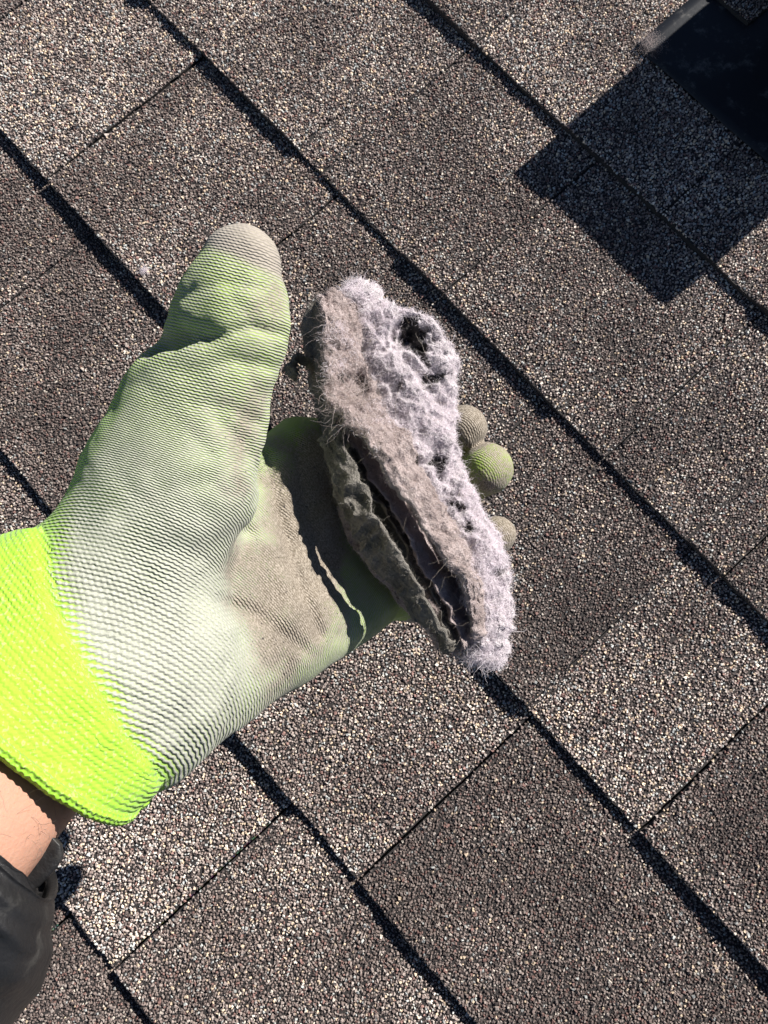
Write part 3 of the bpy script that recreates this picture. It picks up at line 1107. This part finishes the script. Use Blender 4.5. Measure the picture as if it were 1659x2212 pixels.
def ribbon(name, near, far, ns, nv, thick, mat, crinkle, rag=0.08, seed=0, pits=False, flat=0.5):
    """A torn layer of lint: a sheet between two edge lines, crinkled, with ragged edges and a thickness of its own."""
    N_ = cat_loft([A(*p_) for p_ in near], ns)
    F_ = cat_loft([A(*p_) for p_ in far], ns)
    u = np.linspace(0, 1, ns)
    z0 = np.zeros(ns)
    rn = fbm(np.stack([u * 9 + seed, z0, z0], 1), 1.0, 4, seed, 0.65) * rag
    rf = fbm(np.stack([u * 9 + seed, z0 + 5, z0], 1), 1.0, 4, seed + 9, 0.65) * rag
    v = np.linspace(0, 1, nv)
    vv = rn[:, None] + (1 + rf - rn)[:, None] * v[None]
    P = N_[:, None] + (F_ - N_)[:, None] * vv[..., None]
    # ragged ends
    end = fbm(np.stack([v * 6, v * 0 + seed, v * 0], 1), 1.0, 3, seed + 3, 0.6) * 0.004
    dirn = (N_[-1] - N_[0]) / np.linalg.norm(N_[-1] - N_[0])
    P = P + dirn * (end[None, :, None] * (np.abs(2 * u - 1) ** 6)[:, None, None])
    du = np.gradient(P, axis=0)
    dv = np.gradient(P, axis=1)
    nn = np.cross(du, dv)
    nn /= np.linalg.norm(nn, axis=2, keepdims=True) + 1e-12
    toc = CAM_C - P
    if (nn * toc).sum() < 0:
        nn = -nn
    Pf, Nf = P.reshape(-1, 3), nn.reshape(-1, 3)
    c_ = crinkle(Pf)
    V0 = Pf + Nf * c_[:, None]
    edge = np.clip(1 - np.abs(2 * v[None] - 1) ** 3.0, 0, 1) ** flat * np.clip(1 - np.abs(2 * u[:, None] - 1) ** 12, 0, 1) ** flat
    th = thick * mm * (0.18 + 0.82 * edge).ravel() * (1 + 0.35 * fbm(Pf, 120.0, 3, seed + 5))
    top = V0 + Nf * (th / 2)[:, None]
    bot = V0 - Nf * (th / 2)[:, None]
    if pits:
        top = top - Nf * hole_disp(top)[:, None]
    V = np.concatenate([top, bot])
    n0 = ns * nv
    I = np.arange(n0).reshape(ns, nv)
    q1 = np.stack([I[:-1, :-1], I[1:, :-1], I[1:, 1:], I[:-1, 1:]], -1).reshape(-1, 4)
    q2 = q1[:, ::-1] + n0

    def strip(a_):
        return np.stack([a_[:-1], a_[:-1] + n0, a_[1:] + n0, a_[1:]], -1)
    F = np.concatenate([q1, q2, strip(I[:, 0]), strip(I[::-1, -1]), strip(I[0, ::-1]), strip(I[-1])])
    me = new_mesh(name, V - LB, F, mat, True)
    return me, V


HOLES = [((878, 718, 254), 5.5, 5.0), ((902, 742, 255), 5.0, 5.5), ((920, 772, 256), 2.8, 3.5), ((862, 702, 254), 3.0, 3.0), ((935, 825, 248), 4.0, 3.2), ((930, 1000, 250), 3.5, 4.0), ((935, 1030, 250), 3.2, 3.5), ((990, 1110, 252), 3.2, 4.0), ((1015, 1145, 254), 3.2, 3.4),
         ((1075, 1240, 258), 4.5, 2.5), ((775, 830, 244), 5.0, 5.5), ((860, 840, 246), 2.5, 2.0), ((960, 1080, 252), 2.0, 1.8), ((985, 1060, 252), 2.0, 1.8)]


def hole_disp(V):
    h = np.zeros(len(V))
    Wp = V + 0.0036 * np.stack([noise(V * 150.0 + o_, 131) for o_ in (0.0, 31.7, 67.1)], 1) + 0.0014 * np.stack([noise(V * 420.0 + o_, 137) for o_ in (0.0, 31.7, 67.1)], 1)
    for c, rr, dp in HOLES:
        C = A(*c)
        ray = (C - CAM_C) / np.linalg.norm(C - CAM_C)
        D = Wp - C
        al = D @ ray
        d = np.linalg.norm(D - al[:, None] * ray, axis=1)
        h += dp * mm * np.exp(-(d / (rr * mm * 0.75)) ** 4)
    return h


def wad_cr(V):
    return 0.0034 * fbm(V, 75.0, 4, 33, 0.6) + 0.0019 * fbm(V, 230.0, 3, 38, 0.6, ridged=True) + 0.0008 * fbm(V, 600.0, 2, 39)


wad_me, WV = ribbon('fuzzy_wad', [(748, 650, 262), (768, 705, 260), (785, 780, 258), (806, 860, 258), (836, 930, 258), (880, 1010, 259), (930, 1100, 262), (985, 1190, 266), (1012, 1270, 268), (1016, 1350, 270), (1000, 1422, 272)],
                    [(768, 616, 263), (846, 668, 263), (940, 690, 265), (976, 780, 268), (970, 860, 269), (974, 930, 270), (996, 1040, 272), (1036, 1115, 274), (1086, 1208, 276), (1086, 1330, 278), (1062, 1432, 278)],
                    300, 130, 12, M_LW, wad_cr, 0.17, 3, True)
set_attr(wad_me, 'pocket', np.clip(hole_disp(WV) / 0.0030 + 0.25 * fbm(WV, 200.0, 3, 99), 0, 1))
wad = add_obj('fuzzy_wad', wad_me, lint, label='fluffy pale lavender-grey face of the lint slab')


def nrm_of(me):
    n = np.zeros(len(me.vertices) * 3, np.float32)
    me.vertices.foreach_get('normal', n)
    return n.reshape(-1, 3)


def pick(me, base, count, seed, wfun=None):
    r = np.random.default_rng(seed)
    V = np.zeros(len(me.vertices) * 3, np.float32)
    me.vertices.foreach_get('co', V)
    V = V.reshape(-1, 3) + base
    N = nrm_of(me)
    w_ = np.ones(len(V))
    if wfun is not None:
        w_ = wfun(V, N)
    w_ = w_ / w_.sum()
    i = r.choice(len(V), count, p=w_)
    return V[i] + r.normal(0, 0.00035, (count, 3)), N[i]


def wad_w(V, N):
    cam_dir = (CAM_C - V)
    cam_dir /= np.linalg.norm(cam_dir, axis=1)[:, None]
    return (0.15 + sstep(-0.5, 0.1, (N * cam_dir).sum(1))) * np.exp(-hole_disp(V) / 0.0012)


RT, NN = pick(wad_me, LB, 70000, 1, wad_w)
fibres('lint_fibres', RT, NN, 0.0017, 0.000046, M_FW, wad, LB, 2, 1.1, clump=1.0)
RT, NN = pick(wad_me, LB, 2500, 11, wad_w)
fibres('long_fibres', RT, NN, 0.0042, 0.00004, M_FW, wad, LB, 12, 0.7, 7)

# the brown felt layer torn along a ridge on the left
def felt_cr(V):
    return 0.0030 * fbm(V, 100.0, 4, 61, 0.6) + 0.0016 * fbm(V, 230.0, 3, 66, 0.6, ridged=True)


def sheet_cr(V):
    return 0.0034 * fbm(V, 110.0, 4, 81, 0.42, ridged=True) + 0.0022 * fbm(V, 55.0, 3, 85)


def thin_cr(V):
    return 0.0020 * fbm(V, 150.0, 3, 181, 0.5) + 0.0016 * fbm(V, 60.0, 3, 185)


felt_me, FV = ribbon('felt_layer', [(688, 640, 249), (694, 720, 245), (702, 800, 244), (712, 868, 243), (748, 908, 241), (800, 984, 241), (880, 1102, 244), (942, 1194, 249), (1000, 1272, 257), (1018, 1378, 264)],
                     [(752, 634, 258), (772, 700, 254), (788, 780, 252), (806, 850, 252), (832, 888, 253), (878, 958, 252), (942, 1076, 255), (990, 1160, 260), (1028, 1240, 265), (1038, 1362, 268)],
                     280, 80, 4.0, M_LP, felt_cr, 0.22, 21, True)
felt = add_obj('felt_layer', felt_me, lint, label='pinkish brown felted layer torn along a ridge')
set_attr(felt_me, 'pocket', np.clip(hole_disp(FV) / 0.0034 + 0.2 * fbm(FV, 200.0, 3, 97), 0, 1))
RT, NN = pick(felt_me, LB, 24000, 5, wad_w)
fibres('felt_fibres', RT, NN, 0.0013, 0.000042, M_FP, felt, LB, 6, 1.1, clump=0.8)
RT, NN = pick(felt_me, LB, 3500, 15, lambda V, N: wad_w(V, N) * np.exp(6 * fbm(V, 110.0, 3, 19)))
fibres('pale_fluff', RT, NN, 0.0020, 0.00005, M_FW, felt, LB, 16, 1.0)
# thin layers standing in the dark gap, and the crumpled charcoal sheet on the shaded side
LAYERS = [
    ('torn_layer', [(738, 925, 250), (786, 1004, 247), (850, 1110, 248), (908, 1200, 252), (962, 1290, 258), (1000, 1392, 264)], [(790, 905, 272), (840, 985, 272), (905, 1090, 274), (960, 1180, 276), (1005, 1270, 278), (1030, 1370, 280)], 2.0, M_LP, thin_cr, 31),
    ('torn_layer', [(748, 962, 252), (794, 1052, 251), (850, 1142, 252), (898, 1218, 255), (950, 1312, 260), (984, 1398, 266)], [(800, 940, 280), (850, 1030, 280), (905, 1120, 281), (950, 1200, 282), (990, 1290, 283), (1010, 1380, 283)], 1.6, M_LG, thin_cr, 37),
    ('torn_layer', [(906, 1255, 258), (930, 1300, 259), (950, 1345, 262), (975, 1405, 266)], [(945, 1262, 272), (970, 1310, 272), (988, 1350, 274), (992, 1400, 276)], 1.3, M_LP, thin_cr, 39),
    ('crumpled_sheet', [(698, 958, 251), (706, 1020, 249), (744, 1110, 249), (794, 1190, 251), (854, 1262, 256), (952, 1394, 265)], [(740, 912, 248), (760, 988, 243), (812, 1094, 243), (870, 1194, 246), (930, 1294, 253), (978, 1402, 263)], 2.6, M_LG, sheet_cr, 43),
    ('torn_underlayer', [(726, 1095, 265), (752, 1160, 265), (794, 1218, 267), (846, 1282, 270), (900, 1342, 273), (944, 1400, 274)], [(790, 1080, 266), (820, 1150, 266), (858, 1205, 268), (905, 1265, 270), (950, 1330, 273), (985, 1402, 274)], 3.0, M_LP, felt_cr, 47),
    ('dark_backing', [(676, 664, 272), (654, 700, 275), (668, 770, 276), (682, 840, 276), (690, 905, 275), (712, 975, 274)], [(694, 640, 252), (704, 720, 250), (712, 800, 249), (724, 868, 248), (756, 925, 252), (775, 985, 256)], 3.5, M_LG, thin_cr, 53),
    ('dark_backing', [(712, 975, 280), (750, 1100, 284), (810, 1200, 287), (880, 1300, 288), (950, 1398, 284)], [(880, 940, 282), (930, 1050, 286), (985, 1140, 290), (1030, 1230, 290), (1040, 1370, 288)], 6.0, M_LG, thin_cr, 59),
]
LM = {}
for nm_, n_, f_, t__, mt_, cr_, sd_ in LAYERS:
    me_, V_ = ribbon(nm_, n_, f_, 240, 60, t__, mt_, cr_, 0.16, sd_)
    o_ = add_obj(nm_, me_, lint)
    LM.setdefault(nm_, me_)
    RT, NN = pick(me_, LB, 7000, sd_ + 1, wad_w)
    fibres('layer_fibres', RT, NN, 0.0016, 0.000034, M_FP if mt_ is M_LP else M_FG, o_, LB, sd_ + 2, 1.1, clump=0.6)
un_me = LM['torn_underlayer']
bk_me = LM['dark_backing']
# the curled scrap sticking out on the left
cc = A(648, 800, 262)
e1, e2, e3 = cdir((1, 0, 0)), cdir((0, 1, 0)), cdir((0.2, 0.1, 1))
rows_ = []
for q_ in range(12):
    a_ = math.radians(20 + q_ * 21)
    rr_ = (4.4 + 0.5 * math.sin(q_ * 1.9) - 0.14 * q_) * mm
    rad_ = math.cos(a_) * e1 + math.sin(a_) * e2
    rows_.append(np.concatenate([cc + rad_ * rr_ + e3 * 0.0002 * q_, rad_ * 0.0013, e3 * 0.0042]))
rows_.insert(0, np.concatenate([A(690, 782, 266), e2 * 0.0016, e3 * 0.0035]))
cur_me, _, _ = tube('curled_scrap', rows_, 140, 40, M_LG, LB, lambda V, u, a: 0.0026 * fbm(V, 240.0, 4, 7, 0.6), True, 2.2)
curl_o = add_obj('curled_scrap', cur_me, lint)
RT, NN = pick(cur_me, LB, 1200, 43)
fibres('scrap_fibres', RT, NN, 0.0015, 0.00003, M_FG, curl_o, LB, 44, 1.0)
# long stray hairs
def some_hairs(n, seed):
    r = np.random.default_rng(seed)
    R1, N1 = pick(felt_me, LB, n // 2, seed + 1)
    R2, N2 = pick(wad_me, LB, n - n // 2, seed + 2)
    return np.concatenate([R1, R2]), np.concatenate([N1, N2])


RT, NN = some_hairs(420, 55)
fibres('stray_hairs', RT, NN, 0.011, 0.000032, M_FH, lint, LB, 57, 0.55, 14)


def near(c, r_mm):
    return lambda V, N: np.exp(-(np.linalg.norm(V - A(*c), axis=1) / (r_mm * mm)) ** 2) + 1e-9


for q_, (c_, r_, n_, l_, m__) in enumerate([((785, 830, 243), 6, 260, .010, M_FP), ((735, 880, 245), 6, 260, .011, M_FP), ((760, 690, 246), 6, 200, .009, M_FP), ((900, 1345, 270), 6, 60, .010, M_FH)]):
    RT, NN = pick(felt_me if q_ < 3 else un_me, LB, n_, 300 + q_, near(c_, r_))
    fibres('curly_hairs', RT, NN, l_, 0.000042, m__, lint, LB, 310 + q_, 0.75, 14)
for q_, (c_, r_, n_, l_) in enumerate([((752, 615, 258), 4, 500, .005), ((1040, 1425, 270), 6, 700, .006), ((1085, 1240, 262), 7, 600, .004)]):
    RT, NN = pick(wad_me, LB, n_, 320 + q_, near(c_, r_))
    fibres('loose_fluff', RT, NN, l_, 0.00005, M_FW, wad, LB, 330 + q_, 0.9, 7)

# ------------------------------------------------------------------ crumbs of lint on the roof
def tuft(name, c, r_mm, n, seed, mat, **props):
    b = np.array([c[0], c[1], 0.0078])
    e = empty(name, b, **props)
    r = np.random.default_rng(seed)
    R = b + r.normal(0, 1, (n, 3)) * np.array([r_mm, r_mm, r_mm * 0.25]) * mm * 0.6
    R[:, 2] = np.abs(R[:, 2] - b[2]) * 0.6 + b[2]
    N = r.normal(0, 1, (n, 3))
    N[:, 2] = np.abs(N[:, 2])
    N /= np.linalg.norm(N, axis=1)[:, None]
    o = fibres('fibres', R, N, 0.0035, 0.000032, mat, e, b, seed + 1, 0.9, 6)
    return e


tuft('lint_tuft', (-0.309, 0.0075), 2.6, 260, 71, M_FW, label='tiny white tuft of lint caught on a shingle edge left of the thumb', category='lint')
tuft('lint_mat', (-0.1945, 0.3700), 7.5, 620, 75, M_FP, label='greyish mat of lint dust on the corner of the vent flange', category='lint')

RT, NN = pick(arm_me, HAND_BASE, 700, 401, arm_pick)
fibres('arm_hair', RT, NN * 0.3 + cdir((-0.5, -0.3, 0.2)), 0.006, 0.00003, M_FG, arm, HAND_BASE, 402, 0.25, 6)
